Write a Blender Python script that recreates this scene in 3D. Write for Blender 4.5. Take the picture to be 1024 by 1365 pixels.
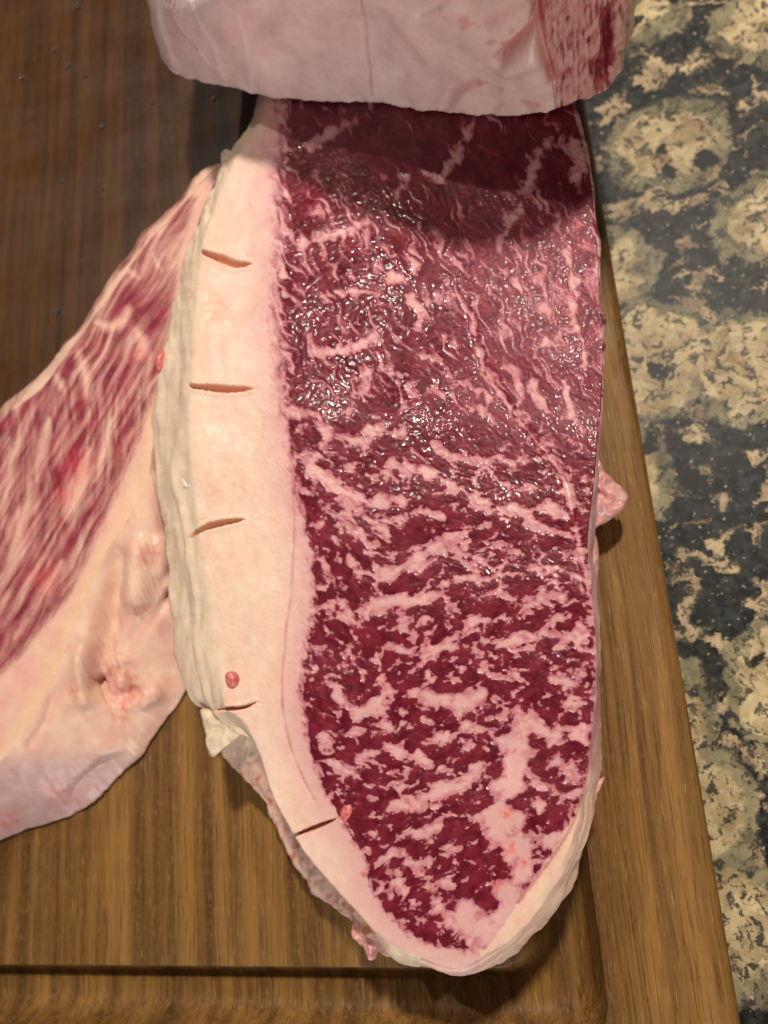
import bpy, math
import numpy as np
from mathutils import Matrix, Vector

# ------------------------------------------------------------------ scene, camera, light
sc = bpy.context.scene
for o in list(bpy.data.objects):
    bpy.data.objects.remove(o)

W, HH = 1024.0, 1365.0
FPX = 1025.0
CAM_H = 0.27                      # camera height above the board top (board top is z = 0)
cx_, cy_ = W / 2, HH / 2

def unit(v):
    v = np.asarray(v, float)
    return v / np.linalg.norm(v)

# board axes seen from the camera (camera frame: x right, y down, z forward)
Yc = unit((-312, -3980, 1025))
Xc = np.array((3990, -578, -1025), float)
Xc = unit(Xc - Xc.dot(Yc) * Yc)
Zc = np.cross(Xc, Yc)
M = np.stack([Xc, Yc, Zc], 1)     # world -> camera rotation
CAM = np.array((0.0, 0.0, CAM_H))

def at(px, py, z):
    """photo pixel -> point on the horizontal plane at height z"""
    px = np.asarray(px, float); py = np.asarray(py, float); z = np.asarray(z, float) + 0 * px
    d = np.stack([(px - cx_) / FPX, (py - cy_) / FPX, np.ones_like(px)], -1)
    w = d @ M
    t = (z - CAM_H) / w[..., 2]
    return CAM + w * t[..., None]

def project(P):
    c = (P - CAM) @ M.T
    return np.stack([c[..., 0] / c[..., 2] * FPX + cx_, c[..., 1] / c[..., 2] * FPX + cy_], -1)

cam_d = bpy.data.cameras.new('camera')
cam = bpy.data.objects.new('camera', cam_d)
sc.collection.objects.link(cam)
R = np.stack([M[0], -M[1], -M[2]], 1)
mw = Matrix.Identity(4)
for i in range(3):
    for j in range(3):
        mw[i][j] = R[i, j]
mw.translation = Vector(CAM)
cam.matrix_world = mw
cam_d.sensor_fit = 'VERTICAL'
cam_d.sensor_height = 36.0
cam_d.sensor_width = 27.0
cam_d.lens = FPX / HH * 36.0
cam_d.clip_start = 0.005
cam_d.clip_end = 50
cam_d.dof.use_dof = True
cam_d.dof.focus_distance = 0.226
cam_d.dof.aperture_fstop = 9.0
sc.camera = cam

world = bpy.data.worlds.new('World')
sc.world = world
world.use_nodes = True
bgn = world.node_tree.nodes['Background']
bgn.inputs[0].default_value = (1.0, 0.90, 0.80, 1)
bgn.inputs[1].default_value = 0.095

def lamp(name, direction, dist, target, power, size, col):
    ld = bpy.data.lights.new(name, 'AREA')
    ld.shape = 'DISK'; ld.size = size; ld.energy = power; ld.color = col
    lo = bpy.data.objects.new(name, ld)
    sc.collection.objects.link(lo)
    d = Vector(unit(direction))
    lo.location = Vector(target) + d * dist
    lo.rotation_euler = d.to_track_quat('Z', 'Y').to_euler()
    return lo
lamp('ceiling_downlight', (0.20, 0.46, 0.86), 1.5, (-0.05, 0.06, 0.04), 23.5, 0.10, (1.0, 0.90, 0.77))
lamp('ceiling_downlight', (-0.27, 0.46, 0.84), 1.7, (-0.05, 0.06, 0.04), 6.0, 0.030, (1.0, 0.90, 0.77))
lamp('front_fill', (0.08, -0.97, 0.19), 1.3, (-0.05, 0.06, 0.04), 9.0, 0.6, (1.0, 0.96, 0.92))  # added soft lamp in front, no known source, brightens the block's face

sc.view_settings.view_transform = 'Standard'
sc.view_settings.look = 'None'
sc.view_settings.exposure = 0.0
sc.view_settings.gamma = 1.0
sc.view_settings.use_curve_mapping = False
sc.render.engine = 'CYCLES'
sc.cycles.max_bounces = 8

# ------------------------------------------------------------------ helpers
def _hash(ix, iy, seed):
    h = (ix.astype(np.int64) * 374761393 + iy.astype(np.int64) * 668265263 + seed * 974634777) & 0xFFFFFFFF
    h = ((h ^ (h >> 13)) * 1274126177) & 0xFFFFFFFF
    return (h ^ (h >> 16)) & 0xFFFFFFFF

def perlin(x, y, seed=0):
    x = np.asarray(x, float); y = np.asarray(y, float)
    x0 = np.floor(x); y0 = np.floor(y)
    fx = x - x0; fy = y - y0
    ux = fx * fx * fx * (fx * (fx * 6 - 15) + 10); uy = fy * fy * fy * (fy * (fy * 6 - 15) + 10)
    def g(dx, dy):
        a = _hash(x0 + dx, y0 + dy, seed) * (2 * math.pi / 4294967296.0)
        return np.cos(a) * (fx - dx) + np.sin(a) * (fy - dy)
    a = g(0, 0); b = g(1, 0); c = g(0, 1); d = g(1, 1)
    return ((a + (b - a) * ux) * (1 - uy) + (c + (d - c) * ux) * uy) * 1.9     # roughly -1..1

def fbm(x, y, seed=0, octv=3, gain=0.5):
    s = 0; a = 1.0
    for k in range(octv):
        s = s + a * perlin(x * 2 ** k, y * 2 ** k, seed + 17 * k)
        a *= gain
    return s

def sstep(a, b, x):
    t = np.clip((x - a) / (b - a), 0, 1)
    return t * t * (3 - 2 * t)

def catmull(pts, n, closed=False):
    """resample an array of control rows to n rows, roughly evenly in its first two columns"""
    p = np.asarray(pts, float)
    if closed:
        q = np.vstack([p[-1:], p, p[:2]])
    else:
        q = np.vstack([2 * p[:1] - p[1:2], p, 2 * p[-1:] - p[-2:-1]])
    out = []
    for i in range(1, len(q) - 2):
        t = np.linspace(0, 1, 24, endpoint=False)[:, None]
        a, b, c, d = q[i - 1], q[i], q[i + 1], q[i + 2]
        out.append(0.5 * (2 * b + (c - a) * t + (2 * a - 5 * b + 4 * c - d) * t ** 2 + (3 * b - a - 3 * c + d) * t ** 3))
    out.append(q[-2:-1])
    out = np.vstack(out)
    seg = np.linalg.norm(np.diff(out[:, :2], axis=0), axis=1) + 1e-9
    L = np.concatenate([[0], np.cumsum(seg)])
    s = np.linspace(0, L[-1], n, endpoint=not closed)
    return np.stack([np.interp(s, L, out[:, k]) for k in range(out.shape[1])], 1)

def poly_dist(x, y, pts, reach=80.0):
    """distance to a polyline and arc position 0..1 (far points get 'reach')"""
    p = np.asarray(pts, float)[:, :2]
    D = np.full(x.shape, reach); A = np.zeros(x.shape)
    m = (x > p[:, 0].min() - reach) & (x < p[:, 0].max() + reach) & (y > p[:, 1].min() - reach) & (y < p[:, 1].max() + reach)
    if not m.any():
        return D, A
    xs = x[m]; ys = y[m]
    seg = np.linalg.norm(np.diff(p, axis=0), axis=1); L = np.concatenate([[0], np.cumsum(seg)])
    d = np.full(xs.shape, reach); a = np.zeros(xs.shape)
    for i in range(len(p) - 1):
        e = p[i + 1] - p[i]
        t = np.clip(((xs - p[i, 0]) * e[0] + (ys - p[i, 1]) * e[1]) / (e @ e + 1e-9), 0, 1)
        dd = np.hypot(xs - p[i, 0] - t * e[0], ys - p[i, 1] - t * e[1])
        k = dd < d
        d[k] = dd[k]; a[k] = ((L[i] + t * seg[i]) / L[-1])[k]
    D[m] = d; A[m] = a
    return D, A

def inside(x, y, poly):
    p = np.asarray(poly, float)
    r = np.zeros(x.shape, bool)
    for i in range(len(p)):
        x1, y1 = p[i]; x2, y2 = p[(i + 1) % len(p)]
        if y1 == y2:
            continue
        c = ((y1 > y) != (y2 > y)) & (x < (x2 - x1) * (y - y1) / (y2 - y1) + x1)
        r ^= c
    return r

def signed(x, y, poly, reach=60.0):
    d, _ = poly_dist(x, y, list(poly) + [poly[0]], reach)
    return np.where(inside(x, y, poly), d, -d)      # positive inside

def tag(o, label=None, cat=None, group=None, kind=None):
    if label: o['label'] = label
    if cat: o['category'] = cat
    if group: o['group'] = group
    if kind: o['kind'] = kind
    return o

def empty(name, loc):
    o = bpy.data.objects.new(name, None)
    o.empty_display_size = 0.02
    o.location = loc
    sc.collection.objects.link(o)
    return o

def link(name, me, mat, parent=None):
    o = bpy.data.objects.new(name, me)
    sc.collection.objects.link(o)
    if mat: me.materials.append(mat)
    if parent is not None:
        o.parent = parent
        o.matrix_parent_inverse = Matrix.Translation(-Vector(parent.location))
    return o

def grid_normals(P, closed):
    if closed:
        ds = np.roll(P, -1, 0) - np.roll(P, 1, 0)
    else:
        ds = np.gradient(P, axis=0)
    dt = np.gradient(P, axis=1)
    n = np.cross(ds, dt)
    n /= (np.linalg.norm(n, axis=-1, keepdims=True) + 1e-12)
    return n

def grid_object(name, P, mat, parent=None, closed=True, mask=None, attrs=None, normals=None, cap=False):
    """P[ns, nt, 3] -> mesh; mask[ns, nt-1] picks the faces that belong to this piece"""
    ns, nt = P.shape[:2]
    i = np.arange(ns if closed else ns - 1)
    j = np.arange(nt - 1)
    I, J = np.meshgrid(i, j, indexing='ij')
    I2 = (I + 1) % ns
    F = np.stack([I * nt + J, I * nt + J + 1, I2 * nt + J + 1, I2 * nt + J], -1)
    if mask is not None:
        F = F[mask[:len(i)]]
    F = F.reshape(-1, 4)[:, ::-1]
    used, inv = np.unique(F, return_inverse=True)
    F = inv.reshape(-1, 4)
    V = P.reshape(-1, 3)[used]
    me = bpy.data.meshes.new(name)
    me.vertices.add(len(V)); me.vertices.foreach_set('co', V.astype(np.float32).ravel())
    loops = F.ravel().astype(np.int32)
    starts = np.arange(0, len(loops), 4, dtype=np.int32)
    extra = None
    if cap:
        look = {u: k for k, u in enumerate(used)}
        ring = np.array([look[a * nt + nt - 1] for a in range(ns)], np.int32)
        starts = np.concatenate([starts, [len(loops)]]).astype(np.int32)
        loops = np.concatenate([loops, ring]).astype(np.int32)
    me.loops.add(len(loops)); me.loops.foreach_set('vertex_index', loops)
    me.polygons.add(len(starts)); me.polygons.foreach_set('loop_start', starts)
    me.update(calc_edges=True)
    me.polygons.foreach_set('use_smooth', np.ones(len(starts), bool))
    for k, v in (attrs or {}).items():
        if v.ndim == 3:
            a = me.attributes.new(k, 'FLOAT_COLOR', 'POINT')
            c = np.ones((len(used), 4), np.float32); c[:, :3] = v.reshape(-1, 3)[used]
            a.data.foreach_set('color', c.ravel())
        else:
            a = me.attributes.new(k, 'FLOAT', 'POINT')
            a.data.foreach_set('value', v.reshape(-1)[used].astype(np.float32))
    if normals is not None:
        me.normals_split_custom_set_from_vertices(normals.reshape(-1, 3)[used].astype(np.float32))
    return link(name, me, mat, parent)

# ------------------------------------------------------------------ node helpers
class NT:
    def __init__(self, name):
        self.mat = bpy.data.materials.new(name)
        self.mat.use_nodes = True
        self.t = self.mat.node_tree
        self.t.nodes.clear()
        self.out = self.n('ShaderNodeOutputMaterial')
        self.b = self.n('ShaderNodeBsdfPrincipled')
        self.t.links.new(self.b.outputs[0], self.out.inputs[0])
    def n(self, typ, **kw):
        nd = self.t.nodes.new(typ)
        for k, v in kw.items():
            setattr(nd, k, v)
        return nd
    def set(self, sock, v):
        if isinstance(v, bpy.types.NodeSocket):
            self.t.links.new(v, sock)
        elif v is not None:
            sock.default_value = v
    def math(self, op, a, b=None, c=None, clamp=False):
        nd = self.n('ShaderNodeMath', operation=op); nd.use_clamp = clamp
        self.set(nd.inputs[0], a)
        if b is not None: self.set(nd.inputs[1], b)
        if c is not None: self.set(nd.inputs[2], c)
        return nd.outputs[0]
    def step(self, x, a, b, lo=0.0, hi=1.0):
        nd = self.n('ShaderNodeMapRange', interpolation_type='SMOOTHSTEP')
        self.set(nd.inputs[0], x); self.set(nd.inputs[1], a); self.set(nd.inputs[2], b)
        self.set(nd.inputs[3], lo); self.set(nd.inputs[4], hi)
        return nd.outputs[0]
    def mix(self, f, a, b, blend='MIX'):
        nd = self.n('ShaderNodeMix', data_type='RGBA', blend_type=blend)
        self.set(nd.inputs[0], f)
        for s, v in ((nd.inputs[6], a), (nd.inputs[7], b)):
            self.set(s, v if isinstance(v, bpy.types.NodeSocket) else (*v, 1.0))
        return nd.outputs[2]
    def obj(self):
        if not hasattr(self, '_c'):
            self._c = self.n('ShaderNodeTexCoord').outputs['Object']
        return self._c
    def mapping(self, scale=(1, 1, 1), loc=(0, 0, 0), rot=(0, 0, 0), vec=None):
        nd = self.n('ShaderNodeMapping')
        self.set(nd.inputs[0], vec or self.obj())
        nd.inputs[1].default_value = loc; nd.inputs[2].default_value = rot; nd.inputs[3].default_value = scale
        return nd.outputs[0]
    def noise(self, vec, scale, detail=3, rough=0.5, dist=0.0, color=False):
        nd = self.n('ShaderNodeTexNoise')
        self.set(nd.inputs['Vector'], vec); nd.inputs['Scale'].default_value = scale
        nd.inputs['Detail'].default_value = detail; nd.inputs['Roughness'].default_value = rough
        nd.inputs['Distortion'].default_value = dist
        return nd.outputs['Color' if color else 'Fac']
    def voronoi(self, vec, scale, feature='F1', rnd=1.0):
        nd = self.n('ShaderNodeTexVoronoi', feature=feature)
        self.set(nd.inputs['Vector'], vec); nd.inputs['Scale'].default_value = scale
        nd.inputs['Randomness'].default_value = rnd
        return nd
    def attr(self, name):
        return self.n('ShaderNodeAttribute', attribute_name=name)
    def bump(self, h, strength, dist, normal=None):
        nd = self.n('ShaderNodeBump')
        nd.inputs['Strength'].default_value = strength; nd.inputs['Distance'].default_value = dist
        self.set(nd.inputs['Height'], h)
        if normal is not None: self.set(nd.inputs['Normal'], normal)
        return nd.outputs[0]

def meat_material(name):
    m = NT(name); b = m.b
    f = m.attr('fatf').outputs['Fac']
    soft = m.attr('soft').outputs['Fac']
    n1 = m.noise(m.obj(), 1500, 3, 0.6)
    f2 = m.math('ADD', f, m.math('MULTIPLY', m.math('SUBTRACT', n1, 0.5), 0.85))
    fac = m.math('MULTIPLY_ADD', m.math('DIVIDE', f2, soft), 0.5, 0.5, clamp=True)
    fac = m.step(fac, 0.0, 1.0)
    fc = m.attr('fatcol').outputs['Color']; lc = m.attr('leancol').outputs['Color']
    n2 = m.noise(m.obj(), 420, 4, 0.6)
    lc2 = m.mix(m.step(n2, 0.3, 0.75), m.mix(1.0, lc, (0.80, 0.70, 0.75), 'MULTIPLY'), m.mix(1.0, lc, (1.25, 1.25, 1.25), 'MULTIPLY'))
    n3 = m.noise(m.obj(), 260, 5, 0.65)
    fc2 = m.mix(m.step(n3, 0.3, 0.72), m.mix(1.0, fc, (0.95, 0.88, 0.85), 'MULTIPLY'), fc)
    m.set(b.inputs['Base Color'], m.mix(fac, lc2, fc2))
    wet = m.attr('wet').outputs['Fac']
    rl = m.math('MULTIPLY_ADD', wet, -0.22, 0.46)
    rl = m.math('ADD', rl, m.math('MULTIPLY', m.math('SUBTRACT', n2, 0.5), 0.25))
    rf = m.math('MULTIPLY_ADD', wet, -0.10, 0.52)
    nd = m.n('ShaderNodeMix', data_type='FLOAT')
    m.set(nd.inputs[0], fac); m.set(nd.inputs[2], rl); m.set(nd.inputs[3], rf)
    m.set(b.inputs['Roughness'], nd.outputs[0])
    b.inputs['IOR'].default_value = 1.42
    m.set(b.inputs['Coat Weight'], m.math('MULTIPLY', wet, 0.55))
    m.set(b.inputs['Coat Roughness'], m.math('MULTIPLY_ADD', fac, 0.07, 0.075))
    b.inputs['Specular IOR Level'].default_value = 0.2
    b.inputs['Coat IOR'].default_value = 1.45
    b.inputs['Subsurface Weight'].default_value = 0.35
    b.inputs['Subsurface Radius'].default_value = (1.0, 0.35, 0.25)
    b.inputs['Subsurface Scale'].default_value = 0.0016
    h = m.math('ADD', m.math('MULTIPLY', m.noise(m.obj(), 750, 2, 0.55), 0.7), m.math('MULTIPLY', m.noise(m.obj(), 2100, 2, 0.5), 0.50))
    bm = m.n('ShaderNodeBump')
    m.set(bm.inputs['Strength'], m.math('MULTIPLY_ADD', fac, 0.27, 0.07))
    bm.inputs['Distance'].default_value = 0.00045
    m.set(bm.inputs['Height'], h)
    m.set(b.inputs['Normal'], bm.outputs[0]); m.set(b.inputs['Coat Normal'], bm.outputs[0])
    return m.mat

def simple_meat(name, col, col2, rough=0.35, scale=350, sss=0.3):
    m = NT(name); b = m.b
    n = m.noise(m.obj(), scale, 4, 0.6)
    m.set(b.inputs['Base Color'], m.mix(m.step(n, 0.35, 0.65), col, col2))
    b.inputs['Roughness'].default_value = rough
    b.inputs['Subsurface Weight'].default_value = sss
    b.inputs['Subsurface Radius'].default_value = (1.0, 0.35, 0.25)
    b.inputs['Subsurface Scale'].default_value = 0.0016
    m.set(b.inputs['Normal'], m.bump(m.noise(m.obj(), 900, 3, 0.6), 0.35, 0.0005))
    return m.mat

def wood_material(name):
    m = NT(name); b = m.b
    v = m.obj()
    warp = m.noise(m.mapping((6, 1.6, 6)), 3.0, 3, 0.5, color=True)
    nd = m.n('ShaderNodeVectorMath', operation='MULTIPLY_ADD')
    m.set(nd.inputs[0], warp); nd.inputs[1].default_value = (0.010, 0.0, 0.010); m.set(nd.inputs[2], v)
    vw = nd.outputs[0]
    broad = m.noise(m.mapping((150, 3.2, 80), vec=vw), 1.0, 3, 0.55)
    mid = m.noise(m.mapping((240, 5.0, 120), vec=vw), 1.0, 4, 0.6)
    fine = m.noise(m.mapping((1500, 38, 700), vec=vw), 1.0, 4, 0.65)
    cross = m.noise(m.mapping((500, 420, 500)), 1.0, 3, 0.6)
    c = m.mix(m.step(broad, 0.26, 0.72), (0.105, 0.046, 0.0110), (0.270, 0.135, 0.032))
    c = m.mix(m.math('MULTIPLY', m.step(mid, 0.50, 0.74), 0.55), c, (0.025, 0.011, 0.004))
    c = m.mix(m.math('MULTIPLY', m.step(mid, 0.46, 0.26), 0.5), c, (0.27, 0.142, 0.042))
    c = m.mix(m.math('MULTIPLY', m.step(fine, 0.50, 0.64), 0.60), c, (0.045, 0.019, 0.006))
    c = m.mix(m.math('MULTIPLY', m.step(cross, 0.45, 0.7), 0.35), c, (0.20, 0.11, 0.04))
    pores = m.noise(m.mapping((1900, 120, 900)), 1.0, 2, 0.5)
    c = m.mix(m.math('MULTIPLY', m.step(pores, 0.62, 0.70), 0.55), c, (0.36, 0.22, 0.085))
    # the far left of the board is darker, redder and glossier, with an uneven edge
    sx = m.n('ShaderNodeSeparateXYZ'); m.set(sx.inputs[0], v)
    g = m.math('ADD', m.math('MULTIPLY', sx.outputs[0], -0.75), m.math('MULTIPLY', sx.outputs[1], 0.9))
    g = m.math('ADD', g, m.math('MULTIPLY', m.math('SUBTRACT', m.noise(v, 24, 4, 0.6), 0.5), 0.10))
    far_left = m.step(g, 0.10, 0.19)
    c = m.mix(m.math('MULTIPLY', far_left, 0.9), c, m.mix(1.0, c, (0.26, 0.17, 0.12), 'MULTIPLY'))
    m.set(b.inputs['Base Color'], c)
    smear = m.noise(m.mapping((22, 55, 20), rot=(0, 0, 0.6)), 1.0, 4, 0.6)
    r0 = m.step(smear, 0.3, 0.7, 0.50, 0.66)
    m.set(b.inputs['Roughness'], m.math('SUBTRACT', r0, m.math('MULTIPLY', far_left, 0.2)))
    m.set(b.inputs['Specular IOR Level'], m.math('MULTIPLY_ADD', far_left, 0.25, 0.25))
    b.inputs['IOR'].default_value = 1.48
    m.set(b.inputs['Normal'], m.bump(m.math('ADD', fine, m.math('MULTIPLY', smear, 0.6)), 0.25, 0.0004))
    return m.mat

def granite_material(name):
    m = NT(name); b = m.b
    v = m.obj()
    warp = m.noise(v, 60, 6, 0.68, color=True)
    nd = m.n('ShaderNodeVectorMath', operation='MULTIPLY_ADD')
    m.set(nd.inputs[0], warp); nd.inputs[1].default_value = (0.026, 0.026, 0.0); m.set(nd.inputs[2], v)
    vw = nd.outputs[0]
    vo = m.voronoi(vw, 17.0, rnd=0.85)
    d = vo.outputs['Distance']
    n_big = m.noise(v, 26, 3, 0.5)
    dd = m.math('ADD', d, m.math('MULTIPLY', m.math('SUBTRACT', n_big, 0.5), 0.30))
    tan_n = m.noise(vw, 120, 5, 0.65)
    cream = m.mix(m.step(tan_n, 0.32, 0.68), (0.26, 0.180, 0.088), (0.58, 0.465, 0.265))
    dark_n = m.noise(vw, 78, 5, 0.62)
    dark = m.mix(m.step(m.noise(v, 240, 4, 0.6), 0.4, 0.7), (0.007, 0.008, 0.008), (0.040, 0.044, 0.042))
    matrix = m.mix(m.step(dark_n, 0.525, 0.56), dark, m.mix(m.step(tan_n, 0.35, 0.65), (0.20, 0.14, 0.085), (0.50, 0.37, 0.22)))
    ring = m.mix(m.step(tan_n, 0.35, 0.65), (0.11, 0.098, 0.058), (0.27, 0.23, 0.135))
    c = m.mix(m.step(dd, 0.48, 0.44), matrix, ring)
    c = m.mix(m.step(dd, 0.39, 0.35), c, cream)
    sp = m.noise(vw, 310, 4, 0.6)
    c = m.mix(m.math('MULTIPLY', m.step(sp, 0.54, 0.58), 0.92), c, (0.03, 0.03, 0.026))
    cr = m.voronoi(m.mapping((1, 1, 1), vec=vw), 70, rnd=1.0)
    sep = m.n('ShaderNodeSeparateColor'); m.set(sep.inputs[0], cr.outputs['Color'])
    crm = m.math('MULTIPLY', m.step(cr.outputs['Distance'], 0.33, 0.27), m.math('GREATER_THAN', sep.outputs[0], 0.62))
    c = m.mix(crm, c, (0.016, 0.016, 0.013))
    lt = m.noise(v, 420, 3, 0.6)
    c = m.mix(m.math('MULTIPLY', m.step(lt, 0.64, 0.70), 0.7), c, (0.60, 0.50, 0.36))
    m.set(b.inputs['Base Color'], c)
    b.inputs['Roughness'].default_value = 0.45
    b.inputs['Specular IOR Level'].default_value = 0.15
    m.set(b.inputs['Normal'], m.bump(m.noise(v, 300, 3, 0.5), 0.05, 0.0004))
    return m.mat

MEAT = meat_material('marbled_meat')
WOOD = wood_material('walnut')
GRAN = granite_material('granite')

# ------------------------------------------------------------------ counter and board
BOARD_T = 0.032
def counter():
    me = bpy.data.meshes.new('countertop')
    z = -BOARD_T - 0.006
    x0, x1, y0, y1 = -0.75, 0.55, -0.45, 0.75
    v = [(x0, y0, z), (x1, y0, z), (x1, y1, z), (x0, y1, z), (x0, y0, z - .03), (x1, y0, z - .03), (x1, y1, z - .03), (x0, y1, z - .03)]
    me.from_pydata(v, [], [(0, 1, 2, 3), (7, 6, 5, 4), (0, 4, 5, 1), (1, 5, 6, 2), (2, 6, 7, 3), (3, 7, 4, 0)])
    o = link('countertop', me, GRAN)
    tag(o, 'speckled cream, tan and black granite countertop under the cutting board', 'countertop', kind='structure')
counter()

XR = 0.5 * (at(942, 1080, 0)[0] + at(984, 1340, 0)[0])         # right edge of the board
XG = 0.5 * (at(785, 1140, 0)[0] + at(812, 1360, 0)[0])         # outer wall of the juice groove
YG = 0.5 * (at(50, 1286, 0)[1] + at(650, 1291, 0)[1])          # inner (panel) edge of the front groove
GW = 0.021                                                     # groove width
FW = XR - XG                                                   # rim width
print('board XR %.4f XG %.4f YG %.4f rim %.4f' % (XR, XG, YG, FW))
def board():
    root = empty('cutting_board', (XR - 0.22, 0.13, -BOARD_T))
    x1 = XR; x0 = XR - 0.46
    y0 = YG - GW - FW; y1 = y0 + 0.62
    nc = 14
    def ring(d, z, r0):
        r = max(r0 - d, 0.004) if d < r0 - .004 else 0.004
        if d > 0.02: r = 0.012
        pts = []
        for (cx, cy, a0) in ((x1 - d - r, y0 + d + r, -90), (x1 - d - r, y1 - d - r, 0), (x0 + d + r, y1 - d - r, 90), (x0 + d + r, y0 + d + r, 180)):
            for k in range(nc):
                a = math.radians(a0 + 90 * k / (nc - 1))
                pts.append((cx + r * math.cos(a), cy + r * math.sin(a), z))
        return pts
    def strip(name, prof):
        P = np.array([ring(d, z, 0.016) for d, z in prof]).transpose(1, 0, 2)
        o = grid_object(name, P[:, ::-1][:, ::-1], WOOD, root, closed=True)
        return o
    e = 0.0045
    rim = [(0.004, -BOARD_T), (0.0, -BOARD_T + 0.004)]
    rim += [(e - e * math.cos(a), -e + e * math.sin(a)) for a in np.linspace(0, math.pi / 2, 9)]
    rim += [(FW - 0.0006, 0.0), (FW, -0.0004)]
    strip('rim', rim)
    gd = 0.0115
    gro = [(FW + GW * t, -0.0004 - gd * (1 - abs(2 * t - 1) ** 3.2)) for t in 0.5 - 0.5 * np.cos(np.linspace(0, math.pi, 37))]
    strip('juice_groove', gro)
    panel = [(FW + GW, -0.0004), (FW + GW + 0.0006, 0.0)] + [(FW + GW + t, 0.0) for t in (0.05, 0.12)]
    P = np.array([ring(d, z, 0.016) for d, z in panel]).transpose(1, 0, 2)
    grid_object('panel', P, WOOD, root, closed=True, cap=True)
    # feet lift the board a little above the stone
    for fx in (x0 + 0.05, x1 - 0.05):
        for fy in (y0 + 0.05, y1 - 0.05):
            prof = [(0.0, -BOARD_T), (0.012, -BOARD_T), (0.011, -BOARD_T - 0.006), (0.0, -BOARD_T - 0.006)]
            a = np.linspace(0, 2 * math.pi, 20, endpoint=False)
            P = np.array([[(fx + r * math.cos(t), fy + r * math.sin(t), z) for r, z in prof] for t in a])
            grid_object('rubber_foot', P[:, ::-1], RUB, root, closed=True)
    tag(root, 'dark walnut cutting board with a juice groove, lying on granite', 'cutting board')
m = NT('dark_rubber'); m.b.inputs['Base Color'].default_value = (0.02, 0.02, 0.02, 1); m.b.inputs['Roughness'].default_value = 0.7
RUB = m.mat
board()

# ------------------------------------------------------------------ meat slabs
def slab(ctrl, zt, n_s, n_t, n_r, y_spine, dens=None, spine=None):
    """ctrl rows: Tx Ty Ox Oy zO bend.  Returns P[ns, nt, 3], ring index of the edge of the top face."""
    fine = catmull(ctrl, 4000, closed=True)
    w = np.ones(len(fine)) if dens is None else dens(fine[:, 0], fine[:, 1])
    seg = np.linalg.norm(np.roll(fine[:, :2], -1, 0) - fine[:, :2], axis=1) * w
    L = np.concatenate([[0], np.cumsum(seg)])
    s = np.linspace(0, L[-1], n_s, endpoint=False)
    fx = np.vstack([fine, fine[:1]])
    c = np.stack([np.interp(s, L, fx[:, k]) for k in range(fx.shape[1])], 1)
    jit = fbm(c[:, 0] / 14, c[:, 1] / 14, 5, 3) * 1.6
    Tpx = c[:, :2].copy(); Tpx[:, 0] += jit * 0.3
    Opx = c[:, 2:4].copy(); Opx[:, 0] += np.where((c[:, 2] < 330) & (c[:, 3] > 350), fbm(c[:, 2] / 60, c[:, 3] / 60, 77, 2) * 2.5, 0); Opx[:, 0] += fbm(c[:, 2] / 16, c[:, 3] / 16, 9, 3) * 0.9; Opx[:, 1] += fbm(c[:, 2] / 16, c[:, 3] / 16, 29, 3) * 0.9
    T = at(Tpx[:, 0], Tpx[:, 1], zt)
    O = at(Opx[:, 0], Opx[:, 1], c[:, 4])
    if spine is None:
        S0 = at(np.full(2, 590.0), np.array(y_spine, float), zt)
    else:
        S0 = at(np.array([spine[0][0], spine[1][0]], float), np.array([spine[0][1], spine[1][1]], float), zt)
    e = S0[1] - S0[0]
    tt = np.clip(((T - S0[0]) @ e) / (e @ e), 0, 1)
    S = S0[0] + tt[:, None] * e
    t = np.linspace(0.0, 1, n_t)[None, :, None]
    top = S[:, None] + (T - S)[:, None] * t
    mid = 0.5 * (T + O)
    cor1 = O.copy(); cor1[:, 2] = T[:, 2]
    cor0 = T.copy(); cor0[:, 2] = O[:, 2]
    bend = c[:, 5:6]
    C = mid + np.where(bend > 0, bend * (cor1 - mid), -bend * (cor0 - mid))
    q = np.linspace(0, 1, n_r + 1)[1:][None, :, None]
    wall = (1 - q) ** 2 * T[:, None] + 2 * q * (1 - q) * C[:, None] + q * q * O[:, None]
    inw = (S - O); inw[:, 2] = 0
    inw /= np.linalg.norm(inw, axis=1, keepdims=True) + 1e-9
    B = O + inw * np.clip(O[:, 2:3] * 0.22, 0.0, 0.006); B[:, 2] = 0.0003
    q = np.linspace(0, 1, 9)[1:][None, :, None]
    low = O[:, None] * (1 - q) + B[:, None] * q
    under = S.copy(); under[:, 2] = 0.0003
    last = (B + 0.02 * inw)[:, None]; last[..., 2] = 0.0003
    P = np.concatenate([top, wall, low, last], 1)
    return P, n_t - 1, c, inw

def smooth_t(P, lo, hi, it):
    for _ in range(it):
        Q = P.copy()
        Q[:, lo:hi] = 0.25 * P[:, lo - 1:hi - 1] + 0.5 * P[:, lo:hi] + 0.25 * P[:, lo + 1:hi + 1]
        P = Q
    return P

def oriented(x, y, th, L, Wd, seed, bins=6, octv=2):
    """streaky noise whose streaks follow the angle field th; L and Wd are lengths along and across"""
    acc = np.zeros(x.shape); wsum = np.zeros(x.shape)
    for k in range(bins):
        a = math.pi * k / bins
        w = np.clip(1 - np.abs(((th - a + math.pi / 2) % math.pi) - math.pi / 2) / (math.pi / bins), 0, 1)
        m = w > 0
        if not m.any():
            continue
        u = x[m] * math.cos(a) + y[m] * math.sin(a); v = -x[m] * math.sin(a) + y[m] * math.cos(a)
        n = fbm(u / L, v / Wd, seed + 31 * k, octv, 0.55)
        acc[m] += w[m] * n; wsum[m] += w[m] ** 2
    return acc / np.sqrt(wsum + 1e-9)

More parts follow.
